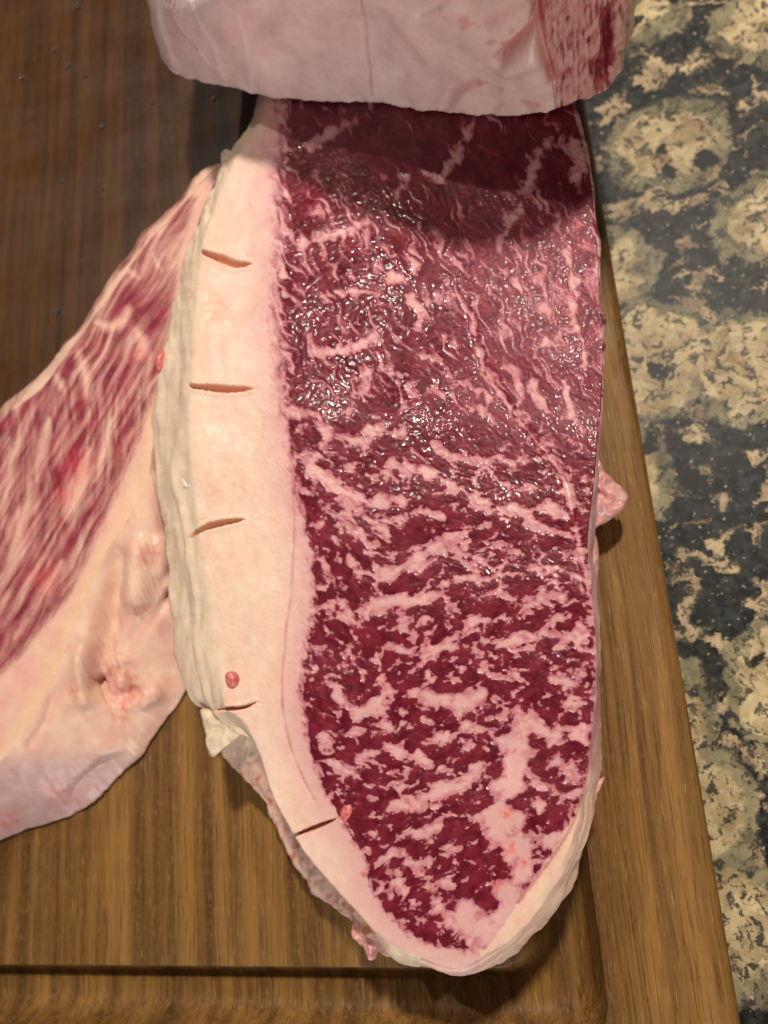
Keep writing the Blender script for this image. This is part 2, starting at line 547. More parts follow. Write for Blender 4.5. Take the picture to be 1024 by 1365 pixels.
def angle_field(x, y, pts):
    c = np.zeros(x.shape); s = np.zeros(x.shape)
    for (px, py, dx, dy) in pts:
        w = 1.0 / (((x - px) ** 2 + (y - py) ** 2) + 900.0) ** 1.2
        a = 2 * math.atan2(dy, dx)
        c += w * math.cos(a); s += w * math.sin(a)
    return (0.5 * np.arctan2(s, c)) % math.pi

def idw(x, y, pts, p=1.3):
    num = 0; den = 0
    for (px, py, val) in pts:
        w = 1.0 / (((x - px) ** 2 + (y - py) ** 2) + 400.0) ** p
        num = num + w * val; den = den + w
    return num / den

def lerp3(f, a, b):
    f = f[..., None]
    return np.asarray(a) * (1 - f) + np.asarray(b) * f

# ---- the scored steak in the middle
ZT = 0.045
STEAK = [
 (400,-190,385,-195,.030,.3),(372,0,352,0,.032,.3),(352,142,344,140,.035,.2),(320,200,306,204,.035,.1),(291,262,278,266,.034,.1),
 (269,328,250,332,.034,.1),(261,400,232,402,.033,.1),(257,470,217,472,.032,.05),(253,540,207,546,.031,.0),(252,600,205,606,.031,.0),
 (258,660,213,666,.031,.1),(266,720,222,730,.031,.1),(274,790,228,800,.032,.1),(284,850,233,868,.033,.1),(293,905,250,925,.033,.1),
 (303,942,270,950,.031,.0),(326,965,286,992,.026,-.3),(344,1008,318,1032,.020,-.7),(360,1058,350,1068,.017,-.7),(384,1104,372,1110,.017,-.6),
 (408,1143,390,1150,.017,-.5),(440,1180,428,1196,.018,-.4),(475,1215,468,1230,.020,-.2),(502,1243,498,1258,.026,.1),(536,1266,532,1280,.030,.5),
 (576,1279,573,1289,.032,.6),(622,1283,621,1293,.032,.6),(650,1268,656,1284,.032,.5),(674,1250,691,1268,.031,.3),(699,1222,722,1236,.030,.3),
 (731,1181,755,1190,.029,.4),(760,1129,779,1130,.029,.4),(774,1075,795,1070,.029,.4),(785,1020,802,1020,.029,.4),(791,960,801,960,.029,.4),
 (795,900,800,905,.030,.4),(794,840,798,840,.031,.4),(789,780,794,782,.031,.4),(784,730,792,735,.031,.4),(787,690,795,690,.031,.4),
 (793,640,797,640,.031,.4),(798,590,800,590,.031,.4),(803,530,805,530,.031,.4),(805,460,807,460,.031,.4),(802,400,804,400,.031,.4),
 (796,320,798,320,.031,.4),(788,240,790,240,.031,.4),(777,190,779,190,.031,.4),(764,140,766,140,.031,.4),(752,0,754,0,.031,.4),
 (735,-190,738,-195,.03,.4),(560,-250,560,-258,.03,.4)]
LEAN = [(378,-170),(380,60),(377,150),(371,250),(371,330),(367,420),(378,520),(390,600),(400,660),(418,740),(420,800),(412,860),(404,920),(412,980),
 (430,1040),(456,1088),(480,1130),(498,1190),(538,1238),(575,1258),(620,1268),(646,1262),(668,1232),(700,1182),(738,1130),(772,1064),(786,1000),(793,900),(792,830),
 (787,770),(796,700),(830,650),(850,400),(830,140),(800,-240),(560,-260)]
SEAMS = [  # points, half width
 ([(418,469),(450,469),(490,454),(508,447)],7),([(387,548),(418,557),(441,582),(477,586),(495,573),(540,577)],8),
 ([(576,594),(611,611),(665,615),(719,611),(740,609)],5),([(392,607),(427,634),(463,657),(495,667),(540,665)],10),
 ([(517,618),(562,627),(594,640),(611,655)],8),([(625,662),(652,671),(692,682),(733,676),(757,689)],8),
 ([(629,420),(638,465),(652,501),(683,546),(715,586),(737,613),(755,644),(764,689),(776,740),(788,800),(793,870)],4),
 ([(430,668),(455,690),(480,715),(500,740)],5),([(483,763),(515,767),(546,749),(578,727),(609,713)],10),
 ([(455,800),(466,822),(480,830),(501,808),(533,799),(569,797),(592,780)],9),([(569,880),(590,862),(612,845),(631,828)],8),
 ([(612,768),(640,775),(672,768)],5),([(676,797),(703,808),(728,797),(756,799)],10),([(655,858),(690,853),(712,846),(735,832)],7),
 ([(700,860),(722,872),(740,888)],5),([(736,905),(764,910)],9),([(445,915),(462,940),(490,952),(508,930),(512,910)],10),
 ([(556,925),(591,936),(623,934),(645,922)],12),([(690,952),(712,965),(730,979),(757,979),(788,974)],9),([(650,990),(677,988),(684,1018)],9),
 ([(690,955),(700,985),(690,1010),(686,1040)],14),([(680,1000),(684,1023),(678,1057),(660,1085),(668,1109),(684,1130),(690,1155)],16),
 ([(684,1060),(676,1100),(694,1130),(690,1170),(668,1195)],16),([(520,1082),(550,1070),(585,1057),(613,1042),(640,1030)],10),([(545,1110),(575,1105),(600,1085)],6),
 ([(560,1150),(590,1138),(615,1128)],5),([(612,1206),(632,1232),(655,1246),(672,1225),(680,1195)],18),([(585,1205),(600,1228),(615,1250)],7),
 ([(405,199),(430,186),(450,175),(474,160)],6),([(585,235),(607,211),(625,179),(634,155)],6),([(560,228),(585,236)],4),([(530,260),(548,232)],4),
 ([(668,322),(692,280),(706,247),(719,206),(744,176)],6),([(748,185),(765,205),(770,235)],10),([(400,324),(441,314),(484,300)],7),
 ([(430,393),(470,388),(500,392)],4),([(755,335),(765,382),(764,425)],6),([(764,425),(742,448),(718,462)],4),([(764,425),(778,460),(780,490)],4),([(520,368),(548,376)],9),
 ([(545,395),(560,420),(556,440)],6),([(752,508),(760,540),(775,570)],5),([(690,510),(715,530),(730,552)],5),([(655,560),(640,545),(618,540)],4),
 ([(700,700),(730,705),(758,712)],4),([(640,716),(660,728),(690,735)],4),([(430,745),(445,775),(452,800)],4),([(505,685),(530,690),(560,682),(590,690)],5),
 ([(600,730),(640,745),(668,742)],4),([(700,760),(735,755),(772,768)],4),([(740,848),(765,852),(785,846)],5),([(752,940),(780,936)],5),
 ([(480,1010),(520,1000),(560,1012)],6),([(570,990),(610,975),(640,960)],6),([(470,980),(500,965),(530,975)],5),([(440,1015),(470,1030),(490,1050)],4),
 ([(500,1150),(530,1135),(550,1150)],6),([(505,1185),(530,1172),(540,1190)],8),([(580,1180),(606,1165)],5),([(730,1010),(752,1020),(778,1012)],5),([(722,1050),(745,1062),(768,1055)],6),
 ([(706,1130),(725,1120),(748,1118)],8),([(556,1000),(575,1022),(600,1030)],4),([(648,895),(668,905),(690,900)],4),([(520,860),(545,868),(560,850)],5),([(520,720),(505,700),(490,690)],4),
 ([(610,510),(640,520),(660,535)],4),([(480,500),(510,490),(540,500)],4),([(560,470),(585,480),(600,500)],3),([(660,640),(700,650),(735,648)],3)]
CUTS = [([(270,336),(295,345),(313,351),(335,350)],4.2),([(256,516),(285,518),(310,519),(338,517)],3.6),([(254,717),(268,705),(290,698),(327,692)],3.0),
        ([(264,944),(300,945),(325,943),(345,935)],2.0),([(392,1114),(420,1103),(450,1091)],2.4)]
REDLINE = [(387,560),(391,680),(388,780),(380,850),(377,920),(385,985),(405,1040),(420,1066)]

FAT_PINK = (0.67, 0.40, 0.395)
FAT_CAP = (0.79, 0.615, 0.50)
FAT_EDGE = (0.81, 0.655, 0.52)
LEAN_A = (0.115, 0.0065, 0.017)
LEAN_B = (0.195, 0.018, 0.034)

def centre_steak():
    dens = lambda x, y: np.where(y < 90, 0.25, 1.0)
    P, e, c, inw = slab(STEAK, ZT, 2300, 165, 34, (330, 1090), dens)
    P = smooth_t(P, e - 3, e + 7, 9)
    ns, nt = P.shape[:2]
    px = project(P); x = px[..., 0]; y = px[..., 1]
    ring = np.arange(nt)[None, :] + np.zeros((ns, 1), int)
    top = ring <= e
    # signed fat field, one unit is about 8 pixels
    th = angle_field(x, y, [(450,250,.35,.94),(430,420,.5,.86),(560,400,.45,.9),(720,420,.25,.97),(740,560,.35,.94),(450,560,.65,.76),(600,560,.6,.8),
        (480,650,.8,.55),(600,690,.97,.2),(730,660,.95,.3),(730,740,.97,-.1),(430,760,.25,.97),(560,790,.85,-.5),(700,840,.9,-.35),(440,880,.35,.94),
        (550,950,.85,-.5),(740,930,.95,-.2),(470,1050,.75,.6),(560,1100,.85,-.5),(740,1060,.9,-.25),(560,1200,.8,-.5)])
    wx = fbm(x / 30, y / 30, 101, 2) * 7; wy = fbm(x / 30, y / 30, 102, 2) * 7
    X = x + wx; Y = y + wy
    co = oriented(X, Y, th, 26, 14, 200, octv=2)
    fi = oriented(X, Y, th, 44, 7.0, 300, octv=2)
    iso = fbm(x / 17 + 0.02 * wx, y / 13, 350, 3, 0.6)
    upper = sstep(640, 480, y)
    F = (1 - 0.62 * upper) * (co * 0.75 + iso * 0.62) + (0.22 + 0.62 * upper) * fi
    bias = idw(x, y, [(560,220,-.60),(680,250,-.80),(430,260,-.45),(430,380,-.4),(560,350,-.35),(720,350,-.15),(740,450,-.35),(560,480,-.45),(640,420,-.2),(450,480,-.45),(500,170,-.55),(740,570,-.25),
        (440,560,-.25),(600,560,-.40),(480,640,-.25),(580,660,-.42),(690,640,-.5),(720,720,-.5),(620,720,-.55),(500,730,-.5),(440,740,-.35),(440,840,-.3),(560,820,-.35),(650,800,-.35),(740,840,-.35),
        (560,900,-.35),(460,980,-.45),(680,920,-.35),(740,960,-.4),(560,1040,-.45),(620,1100,-.7),(740,1060,-.45),(500,1120,-.4),(560,1180,-.5),(730,1100,-.3),(620,1000,-.5)])
    F = F * 0.95 + (0.36 - 0.26 * upper) * fbm(x / 7, y / 6, 360, 2) + 0.30 * fbm(x / 75, y / 60, 365, 2) + bias - 0.23 + 0.20 * sstep(600, 720, y) + 0.16 * upper * sstep(250, 320, y)
    # traced seams with ragged, feathered edges
    rag = fi * 4.0 + co * 4.4 + iso * 3.0 + fbm(x / 8, y / 8, 400, 2) * 3.0
    for pts, hw in SEAMS:
        sm = catmull(pts, max(8, 5 * len(pts)))
        d, a = poly_dist(x, y, sm, 40)
        tap = (0.35 + 0.65 * np.sin(np.pi * np.clip(a * 0.9 + 0.05, 0, 1)) ** 0.5) * (0.95 + 0.75 * perlin(x / 24, y / 24, 410))
        F = np.maximum(F, ((hw * (1.0 + 0.20 * sstep(880, 1000, y)) + 0.3) * tap - d + rag * (1 - 0.3 * (hw > 11))) / 8.0)
    # the edge of the lean against the fat cap and the rim
    sd = signed(x, y, LEAN, 120)
    edge_n = oriented(x, y, np.full(x.shape, math.radians(75)), 30, 7, 500, octv=2) * 4.0
    near = sstep(22, 0, sd) * 1.1 * sstep(700, 300, y)
    F = F + near * (0.4 + fi)
    softe = 7.0 + 9.0 * sstep(760, 420, y)
    F = np.maximum(F, (-sd + 3.0 * sstep(760, 420, y) + edge_n * (1 + 0.6 * sstep(760, 420, y)) + 2.5 * iso) / softe)
    wallfat = np.clip(0.9 + 0.0 * x, 0, 1)
    # right-hand wall is lean above the seam; every other wall is fat
    leanwall = sstep(560, 500, y) * (x > 600) * 1.0
    F = np.where(top, F, np.where(leanwall > 0.5, fi * 0.8 + 0.1, 3.0))
    F = np.clip(F, -3, 4)
    soft = 0.18 + 0.36 * idw(x, y, [(720,400,1.0),(740,540,.8),(430,300,.6),(560,300,.5),(560,450,.45),(600,650,.1),(600,850,.02),(600,1100,.0),(440,700,.4),(430,880,.3),(760,1000,.3)])
    # colours
    lv = np.clip(0.5 + 0.55 * fbm(x / 26, y / 26, 600, 3) + 0.3 * fi, 0, 1)
    lean = lerp3(lv, LEAN_A, LEAN_B)
    pinkish = sstep(560, 640, x) * sstep(660, 520, y) * sstep(230, 330, y)
    lean = lerp3(pinkish * 0.22, lean, (0.33, 0.075, 0.115))  # fine fat flecks plus lamp sheen, mixed into the lean colour
    near_lean = np.clip(1 - np.abs(sd) / 34, 0, 1)
    fatb = np.where(sd > 0, 1.0, 0.0)
    capx = np.clip(-sd, 0, 120)
    cap = lerp3(sstep(2, 60, capx), FAT_PINK, FAT_CAP)
    cap = lerp3(sstep(70, 118, capx) * 0.8, cap, FAT_EDGE)
    mott = np.clip(0.5 + 0.5 * fbm(x / 55, y / 55, 610, 3), 0, 1)
    cap = lerp3(mott * 0.45 * sstep(0, 30, capx), cap, (0.80, 0.49, 0.41))
    inner = lerp3(sstep(0.0, 1.5, F + 0.25 * iso), (0.52, 0.185, 0.225), np.asarray(FAT_PINK))
    capd = lerp3(sstep(0.0, 1.1, F + 0.25 * iso), (0.52, 0.185, 0.225), cap)
    fat = np.where((sd > -1)[..., None], inner * (0.94 + 0.12 * mott[..., None]), capd)
    rightrim = (x > 640) & (y > 760)
    fat = np.where((rightrim & (sd < -3))[..., None], lerp3(sstep(960, 1060, y), np.asarray((0.70, 0.38, 0.36)), lerp3(mott, (0.74, 0.48, 0.38), (0.78, 0.58, 0.45))), fat)
    # red blotches (blood in the fat)
    for bx, by, br in ((769,301,15),(778,318,10),(694,318,5),(680,1130,10),(676,1085,8),(660,1178,9),(700,1150,7),(285,660,10),(268,690,6),(290,410,22),(270,740,12)):
        g = np.exp(-((x - bx) ** 2 + (y - by) ** 2) / (br * br)) * np.clip(0.6 + 0.7 * fbm(x / 7, y / 7, 620, 2), 0, 1)
        g = g * (0.30 if bx < 350 else 0.85)
        fat = lerp3(g, fat, (0.72, 0.10, 0.08))
    d, a = poly_dist(x, y, catmull(REDLINE, 60), 20)
    line = np.exp(-(d / 1.3) ** 2) * (0.45 + 0.35 * perlin(y / 25, x * 0, 7))
    fat = lerp3(np.clip(line, 0, 1), fat, (0.50, 0.16, 0.17))
    rl = catmull([(797,890),(795,960),(786,1020),(772,1078),(745,1130),(715,1172),(690,1205)], 60)
    d2, a = poly_dist(x, y, rl, 20)
    fat = lerp3(np.exp(-(d2 / 1.8) ** 2) * 0.6, fat, (0.45, 0.12, 0.14))
    # walls: greyer, drier skin on the left, warmer below
    wallc = lerp3(np.clip(0.5 + 0.6 * fbm(x / 10, y / 60, 630, 3), 0, 1), (0.70, 0.56, 0.43), (0.82, 0.67, 0.52))
    low_left = sstep(985, 1040, y) * (x < 520)
    wallc = lerp3(low_left, wallc, (0.66, 0.44, 0.37))
    rb = np.clip(fbm(x / 16, y / 16, 640, 2) - 0.35, 0, 1) * low_left * 1.4
    wallc = lerp3(np.clip(rb, 0, .8), wallc, (0.55, 0.17, 0.10))
    fat = np.where((~top & (x < 560))[..., None], wallc, fat)
    fat = np.where((~top & (leanwall > .5))[..., None], np.asarray(FAT_PINK), fat)
    # relief
    fatness = sstep(-0.5, 0.6, F)
    leanzone = sstep(-4, 6, sd)
    up2 = sstep(820, 420, y)
    h = 0.00030 * fbm(x / 150, y / 150, 700, 2) * 3.0
    h += leanzone * (1 - fatness) * (0.00013 + (0.95 + 0.05 * up2) * (0.00004 * fbm(x / 8, y / 8, 710, 2) + 0.00006 * fi + 0.00003 * perlin(x / 4.5, y / 4.5, 712)))
    h -= leanzone * (0.00010 * fatness)
    h += leanzone * fatness * 0.00004 * fbm(x / 8, y / 8, 715, 2)
    h += leanzone * up2 * 0.00004 * fbm(x / 6, y / 6, 716, 2)
    h += (1 - leanzone) * (0.00016 * fbm(x / 22, y / 30, 720, 3) + 0.00003 * fbm(x / 4, y / 4, 721, 2))
    h -= np.exp(-(d / 1.8) ** 2) * 0.00018 * (sd < 0)
    h -= np.exp(-(d2 / 2.2) ** 2) * 0.0005
    gl, _ = poly_dist(x, y, catmull(SEAMS[6][0], 60), 40)
    h -= 0.0006 * np.exp(-(gl / 5) ** 2) * leanzone
    incut = np.zeros(x.shape)
    for pts, hw in CUTS:
        dd, aa = poly_dist(x, y, catmull(pts, 40), 15)
        wv = 1.25 * hw * np.clip(np.minimum(aa + 0.25, (1 - aa) * 1.6) / 0.7, 0.05, 1) ** 0.7 * (1 + 0.2 * perlin(aa * 9, aa * 0, 3))
        g = np.clip(1 - (dd / wv) ** 2, 0, 1)
        h -= 0.0032 * g ** 0.9 * np.clip((1 - aa) * 4, 0, 1)
        lip = np.exp(-((dd - wv - 2.5) / 3.0) ** 2) * (aa > 0.02) * (aa < .98)
        h += 0.00035 * lip
        incut = np.maximum(incut, g)
    fat = lerp3(np.clip(incut * 1.6, 0, 1), fat, (0.80, 0.44, 0.32))
    hw_ = np.where(top, 1.0, np.exp(-(ring - e) / 8.0))
    P[..., 2] += np.where(top, h, h * hw_)
    # fibrous, folded skin on the wall
    n = grid_normals(P, True)
    wallm = np.clip((ring - e) / 6.0, 0, 1) * np.clip((nt - 2 - ring) / 5.0, 0, 1)
    z = P[..., 2]
    wn = 0.0007 * fbm(x / 60 + z * 90, y / 60, 730, 2) + 0.00026 * fbm(x / 9, y / 60, 731, 3) * (x < 420) + 0.0005 * low_left * fbm(x / 20, y / 20, 732, 3)
    wn += 0.00035 * fbm(ring / 7.0, np.arange(ns)[:, None] / 170.0 + 0 * x, 735, 3) * (x > 560) * sstep(960, 1080, y)
    wn -= 0.0010 * np.exp(-((ring - e - 12 - 4 * np.sin(y / 70)) / 3.0) ** 2) * (x < 330) * sstep(560, 640, y)
    P = P + n * (wallm * wn)[..., None]
    P[:, -1, 2] = 0.0003
    n = grid_normals(P, True)
    wet = np.clip(leanzone * (0.55 + 0.45 * up2) * (0.85 + 0.3 * fbm(x / 40, y / 40, 740, 2)), 0, 1)
    wet = wet * (1 - 0.82 * sstep(540, 700, x) * sstep(680, 500, y))
    wet = np.where(leanzone < 0.5, np.clip(0.5 + 0.3 * fbm(x / 40, y / 40, 741, 2), 0.2, 0.8), wet)
    wet = np.where(top, wet, 0.15)
    at_ = dict(fatf=F, soft=soft, wet=wet, fatcol=fat, leancol=lean)
    root = empty('scored_steak', tuple(at(590, 700, 0.0)))
    sdF = 0.25 * (sd[:, :-1] + np.roll(sd, -1, 0)[:, :-1] + sd[:, 1:] + np.roll(sd, -1, 0)[:, 1:])
    xf = x[:, :-1]
    wallF = (ring >= e)[:, :-1]
    rimF = (~wallF) & (sdF <= 0) & (xf > 655)
    leanF = (~wallF) & (sdF > 0)
    capF = (~wallF) & (sdF <= 0) & ~rimF
    nn = n
    grid_object('lean_face', P, MEAT, root, mask=leanF, attrs=at_, normals=nn)
    grid_object('fat_cap', P, MEAT, root, mask=capF, attrs=at_, normals=nn)
    grid_object('rim_fat', P, MEAT, root, mask=rimF, attrs=at_, normals=nn)
    grid_object('outer_side', P, MEAT, root, mask=wallF, attrs=at_, normals=nn, cap=True)
    tag(root, 'thick marbled raw steak with cuts scored across its cream fat cap', 'steak')
    return root
steak = centre_steak()

def flap(name, pts, z, thick, mat, parent, tilt=(0, 0), n=70, rings=9, rough=1.0, seed=0):
    """a small lumpy piece of fat or meat with its own outline"""
    c = catmull(pts, n, closed=True)
    zz = z if not callable(z) else z(c[:, 0], c[:, 1])
    E = at(c[:, 0], c[:, 1], zz)
    ce = E.mean(0)
    rows = []
    prof = [(r, 1.0) for r in np.linspace(0, 1, rings + 1)] + [(r, -1.0) for r in np.linspace(1, 0, rings + 1)[1:]]
    for r, sg in prof:
        q = ce + (E - ce) * r
        q[:, 2] += sg * thick * 0.5 * math.sqrt(max(1 - r ** 2.4, 0.0))
        q[:, 2] += rough * thick * 0.16 * fbm(q[:, 0] * 300, q[:, 1] * 300, seed + 40, 2)
        rows.append(q)
    P = np.array(rows).transpose(1, 0, 2)
    o = grid_object(name, P, mat, parent)
    return o
M_FLAP = simple_meat('pink_fat', (0.62, 0.27, 0.26), (0.74, 0.42, 0.38), 0.25)
M_PALE = simple_meat('pale_fat', (0.66, 0.50, 0.36), (0.78, 0.64, 0.48), 0.5)
M_RED = simple_meat('red_meat_crumb', (0.52, 0.09, 0.09), (0.70, 0.24, 0.21), 0.3, 900)
M_WHITE = simple_meat('white_fat', (0.74, 0.66, 0.56), (0.84, 0.76, 0.66), 0.35)

o = flap('loose_fat_flap', [(786,622),(797,612),(808,630),(824,645),(836,655),(838,668),(828,682),(812,694),(798,702),(786,704)], 0.015, 0.010, M_FLAP, steak, seed=1)
o = flap('side_fat_strip', [(784,715),(794,712),(799,740),(797,775),(790,800),(784,790)], 0.020, 0.008, M_FLAP, steak, seed=2)
o = flap('side_fat_strip', [(790,548),(803,552),(801,585),(798,600),(788,606)], 0.024, 0.008, M_FLAP, steak, seed=12)
o = flap('skin_flap', [(268,946),(300,948),(330,952),(345,962),(346,985),(336,982),(326,976),(312,988),(298,998),(285,1009),(276,1000),(272,974)],
         lambda x, y: 0.0365 + 0.00006 * (x - 300), 0.0022, M_PALE, steak, n=110, seed=3, rough=1.3)
o = flap('torn_fat_flap', [(474,1222),(500,1218),(526,1240),(524,1258),(506,1266),(499,1280),(490,1277),(484,1262),(473,1250),(470,1238)], 0.0225, 0.009, M_FLAP, steak, seed=4)
o = flap('meat_speck', [(301,900),(306,895),(314,896),(319,903),(317,912),(310,917),(303,912)], 0.0455, 0.0035, M_RED, steak, n=40, seed=5, rough=0.6)
o = flap('meat_speck', [(454,1082),(460,1074),(468,1073),(470,1082),(464,1092),(458,1096)], 0.0455, 0.0018, M_RED, steak, n=40, seed=6, rough=0.6)
o = flap('meat_speck', [(211,478),(217,466),(222,474),(218,492),(212,498)], 0.033, 0.004, M_RED, steak, n=40, seed=8, rough=0.8)
o = flap('fat_crumb', [(243,640),(252,634),(262,636),(263,644),(256,652),(246,650)], 0.042, 0.004, M_WHITE, steak, n=50, seed=9, rough=2.0)
o = flap('fat_crumb', [(236,655),(246,650),(256,657),(254,668),(244,676),(236,668)], 0.039, 0.004, M_PALE, steak, n=50, seed=10, rough=2.0)
o = flap('fat_crumb', [(297,210),(305,200),(311,206),(308,218),(300,226),(296,220)], 0.034, 0.005, M_WHITE, steak, n=50, seed=11, rough=1.2)
o = flap('fat_barb', [(793,1046),(800,1038),(806,1036),(803,1046),(798,1056),(792,1060)], 0.030, 0.003, M_FLAP, steak, n=40, seed=13)

# ---- the second steak at the left
ZL = 0.028
LSTEAK = [
 (302,216,308,219,.020,.3),(284,248,292,255,.015,.3),(264,300,275,310,.012,.3),(243,375,258,390,.010,.3),(226,455,245,480,.010,.3),(213,540,240,580,.008,.3),
 (205,600,250,720,.004,.3),(194,643,256,830,.003,.35),(166,695,252,895,.002,.4),(140,740,240,932,.002,.4),(113,791,214,966,.002,.4),(85,868,180,1012,.002,.35),
 (60,922,136,1056,.002,.3),(20,992,85,1092,.002,.3),(-30,1045,10,1115,.002,.3),(-120,1110,-100,1165,.002,.4),(-250,1120,-250,1170,.002,.4),(-370,1000,-385,1010,.002,.4),
 (-370,850,-385,845,.002,.4),(-250,745,-258,735,.004,.4),(-120,662,-125,652,.008,.4),(-35,598,-40,588,.010,.4),(20,545,15,538,.012,.4),(60,512,55,506,.014,.4),(105,452,100,447,.014,.4),
 (150,388,146,384,.014,.4),(200,322,196,318,.014,.4),(248,266,245,262,.016,.4),(280,232,278,228,.018,.4)]
LLEAN = [(258,264),(246,300),(234,350),(227,420),(214,490),(200,540),(184,585),(160,640),(138,692),(114,745),(88,795),(60,832),(30,865),(0,897),(-40,930),(-120,1000),(-250,1020),(-340,960),
 (-345,860),(-250,735),(-130,640),(-45,580),(10,528),(50,495),(95,435),(140,372),(190,306),(240,256)]
LSEAMS = [([(130,430),(148,436),(165,428),(172,412)],7),([(105,470),(115,500),(118,530)],7),([(182,440),(190,460),(186,475)],9),([(120,600),(108,640),(90,690)],9),([(95,640),(88,690)],6),
 ([(65,560),(55,600),(48,640)],6),([(20,600),(10,650),(0,700)],5),([(40,640),(28,700),(10,760)],5),([(150,560),(138,600),(128,640)],6),([(0,780),(20,740),(35,700)],4),([(75,500),(85,520)],5),
 ([(200,470),(196,500),(186,530)],4),([(170,360),(185,370)],5),([(205,340),(215,360)],4),([(0,840),(30,790),(60,740)],3),([(20,850),(50,810),(80,750)],3)]
def left_steak():
    dens = lambda x, y: np.where(x < -30, 0.25, 1.0)
    P, e, c, inw = slab(LSTEAK, ZL, 1000, 110, 60, None, dens, spine=((190, 400), (-150, 880)))
    P = smooth_t(P, e - 3, e + 4, 4)
    ns, nt = P.shape[:2]
    px = project(P); x = px[..., 0]; y = px[..., 1]
    ring = np.arange(nt)[None, :] + np.zeros((ns, 1), int)
    top = ring <= e
    th = angle_field(x, y, [(200,350,.6,-.8),(150,450,.5,-.86),(150,560,.25,-.97),(60,640,.3,-.95),(60,780,.42,-.9),(0,800,.45,-.9),(-200,900,.5,-.8)])
    X = x + fbm(x / 70, y / 70, 111, 2) * 4; Y = y + fbm(x / 70, y / 70, 112, 2) * 4
    co = oriented(X, Y, th, 110, 10, 220, octv=2); fi = oriented(X, Y, th, 60, 4.5, 320, octv=2)
    F = 0.75 * co + 0.28 * fi + idw(x, y, [(200,340,-.2),(170,450,-.4),(100,560,-.45),(60,650,-.35),(60,800,-.55),(20,820,-.55)])
    rag = fi * 4 + co * 2
    for pts, hw in LSEAMS:
        d, a = poly_dist(x, y, catmull(pts, 20), 40)
        F = np.maximum(F, (hw * (0.45 + 0.55 * np.sin(np.pi * a)) - d + rag) / 8)
    sd = signed(x, y, LLEAN, 120)
    F = np.maximum(F, (-sd + fi * 3) / 7.0)
    F = np.where(top, F, 3.0)
    upleft = (~top) & (x + 0.80 * y < 455) & (y < 700)
    F = np.where(upleft, fi * 0.8, F)
    F = np.clip(F, -3, 4)
    soft = 1.15 + 0 * x
    lv = np.clip(0.5 + 0.6 * fbm(x / 26, y / 26, 601, 3), 0, 1)
    lean = lerp3(lv, (0.20, 0.022, 0.042), (0.31, 0.050, 0.075))
    mott = np.clip(0.5 + 0.5 * fbm(x / 40, y / 40, 611, 3), 0, 1)
    fat = lerp3(mott, (0.72, 0.40, 0.35), (0.78, 0.52, 0.42))
    for bx, by, br in ((105,620,20),(85,660,16),(60,770,20),(185,470,10)):
        g = np.exp(-((x - bx) ** 2 + (y - by) ** 2) / (br * br)) * 0.45
        lean = lerp3(g, lean, (0.50, 0.05, 0.06)); fat = lerp3(g, fat, (0.72, 0.16, 0.15))
    ridge, _ = poly_dist(x, y, catmull([r[:2] for r in LSTEAK[5:15]], 80), 60)
    fat = lerp3(np.exp(-(ridge / 14) ** 2) * 0.7, fat, (0.78, 0.56, 0.36))
    wallc = lerp3(np.clip(0.5 + 0.6 * fbm(x / 34, y / 34, 631, 3), 0, 1), (0.72, 0.44, 0.36), (0.76, 0.55, 0.43))
    front = sstep(985, 1030, y + 0.0 * x) * (x < 230)
    wallc = lerp3(front * 0.8, wallc, (0.50, 0.33, 0.34))  # shade on the front-facing side, painted in as grey-purple
    for bx, by, br in ((185,815,13),(148,905,22),(180,920,20),(160,950,16),(200,740,12),(12,1095,16),(80,1060,18),(170,690,9),(100,920,12)):
        g = np.exp(-((x - bx) ** 2 + (y - by) ** 2) / (br * br)) * np.clip(0.5 + 0.8 * fbm(x / 9, y / 9, 641, 2), 0, 1)
        wallc = lerp3(np.clip(g, 0, 1) * 0.75, wallc, (0.62, 0.16, 0.11))
    fat = np.where((~top)[..., None], wallc, fat)
    # relief: folds and lumps of the fat side
    n = grid_normals(P, True)
    wm = np.clip((ring - e) / 8.0, 0, 1) * np.clip((nt - 3 - ring) / 8.0, 0, 1)
    w = 0.0012 * fbm(x / 70, y / 70, 750, 2) + 0.00012 * fbm(x / 22, y / 22, 751, 2)
    for pts, wd, dep in (([(152,742),(150,790),(140,850),(131,912)],15,-.0045),([(226,790),(205,815),(168,870),(140,915)],8,-.0020),([(131,916),(150,930),(175,925)],9,-.0020),
                         ([(172,890),(182,925)],7,-.0015),([(70,925),(60,960),(40,990)],6,-.0010),
                         ([(185,740),(186,770),(180,795)],20,.0030),([(108,880),(112,930)],14,.0022),([(192,930),(205,925)],12,.0016),([(228,775),(200,822),(160,885)],6,.0014),([(216,720),(214,760)],10,.0012)):
        d, a = poly_dist(x, y, catmull(pts, 30), 60)
        w += 1.6 * dep * np.exp(-(d / wd) ** 2)
    # cut front corner: a facet break
    fr, _ = poly_dist(x, y, catmull([(0,1000),(50,1000),(110,1003),(165,1000)], 30), 50)
    w += 0.0009 * np.exp(-(fr / 16) ** 2)
    fb, _ = poly_dist(x, y, catmull([(105,1090),(100,1060),(125,1030),(165,1005)], 30), 40)
    w -= 0.0011 * np.exp(-(fb / 8) ** 2)
    P = P + n * (wm * w)[..., None]
    leanzone = sstep(-4, 6, sd) * top
    fatness = sstep(-.5, .6, F)
    h = leanzone * (0.00005 * fbm(x / 14, y / 14, 760, 2) - 0.00001 * fatness) + 0.0006 * fbm(x / 90, y / 90, 761, 2) * top
    P[..., 2] += h
    P[..., 2] = np.maximum(P[..., 2], 0.0003); P[:, -1, 2] = 0.0003
    n = grid_normals(P, True)
    wet = np.where(top, 0.35 * leanzone + 0.1, 0.55)
    at_ = dict(fatf=F, soft=soft, wet=wet, fatcol=fat, leancol=lean)
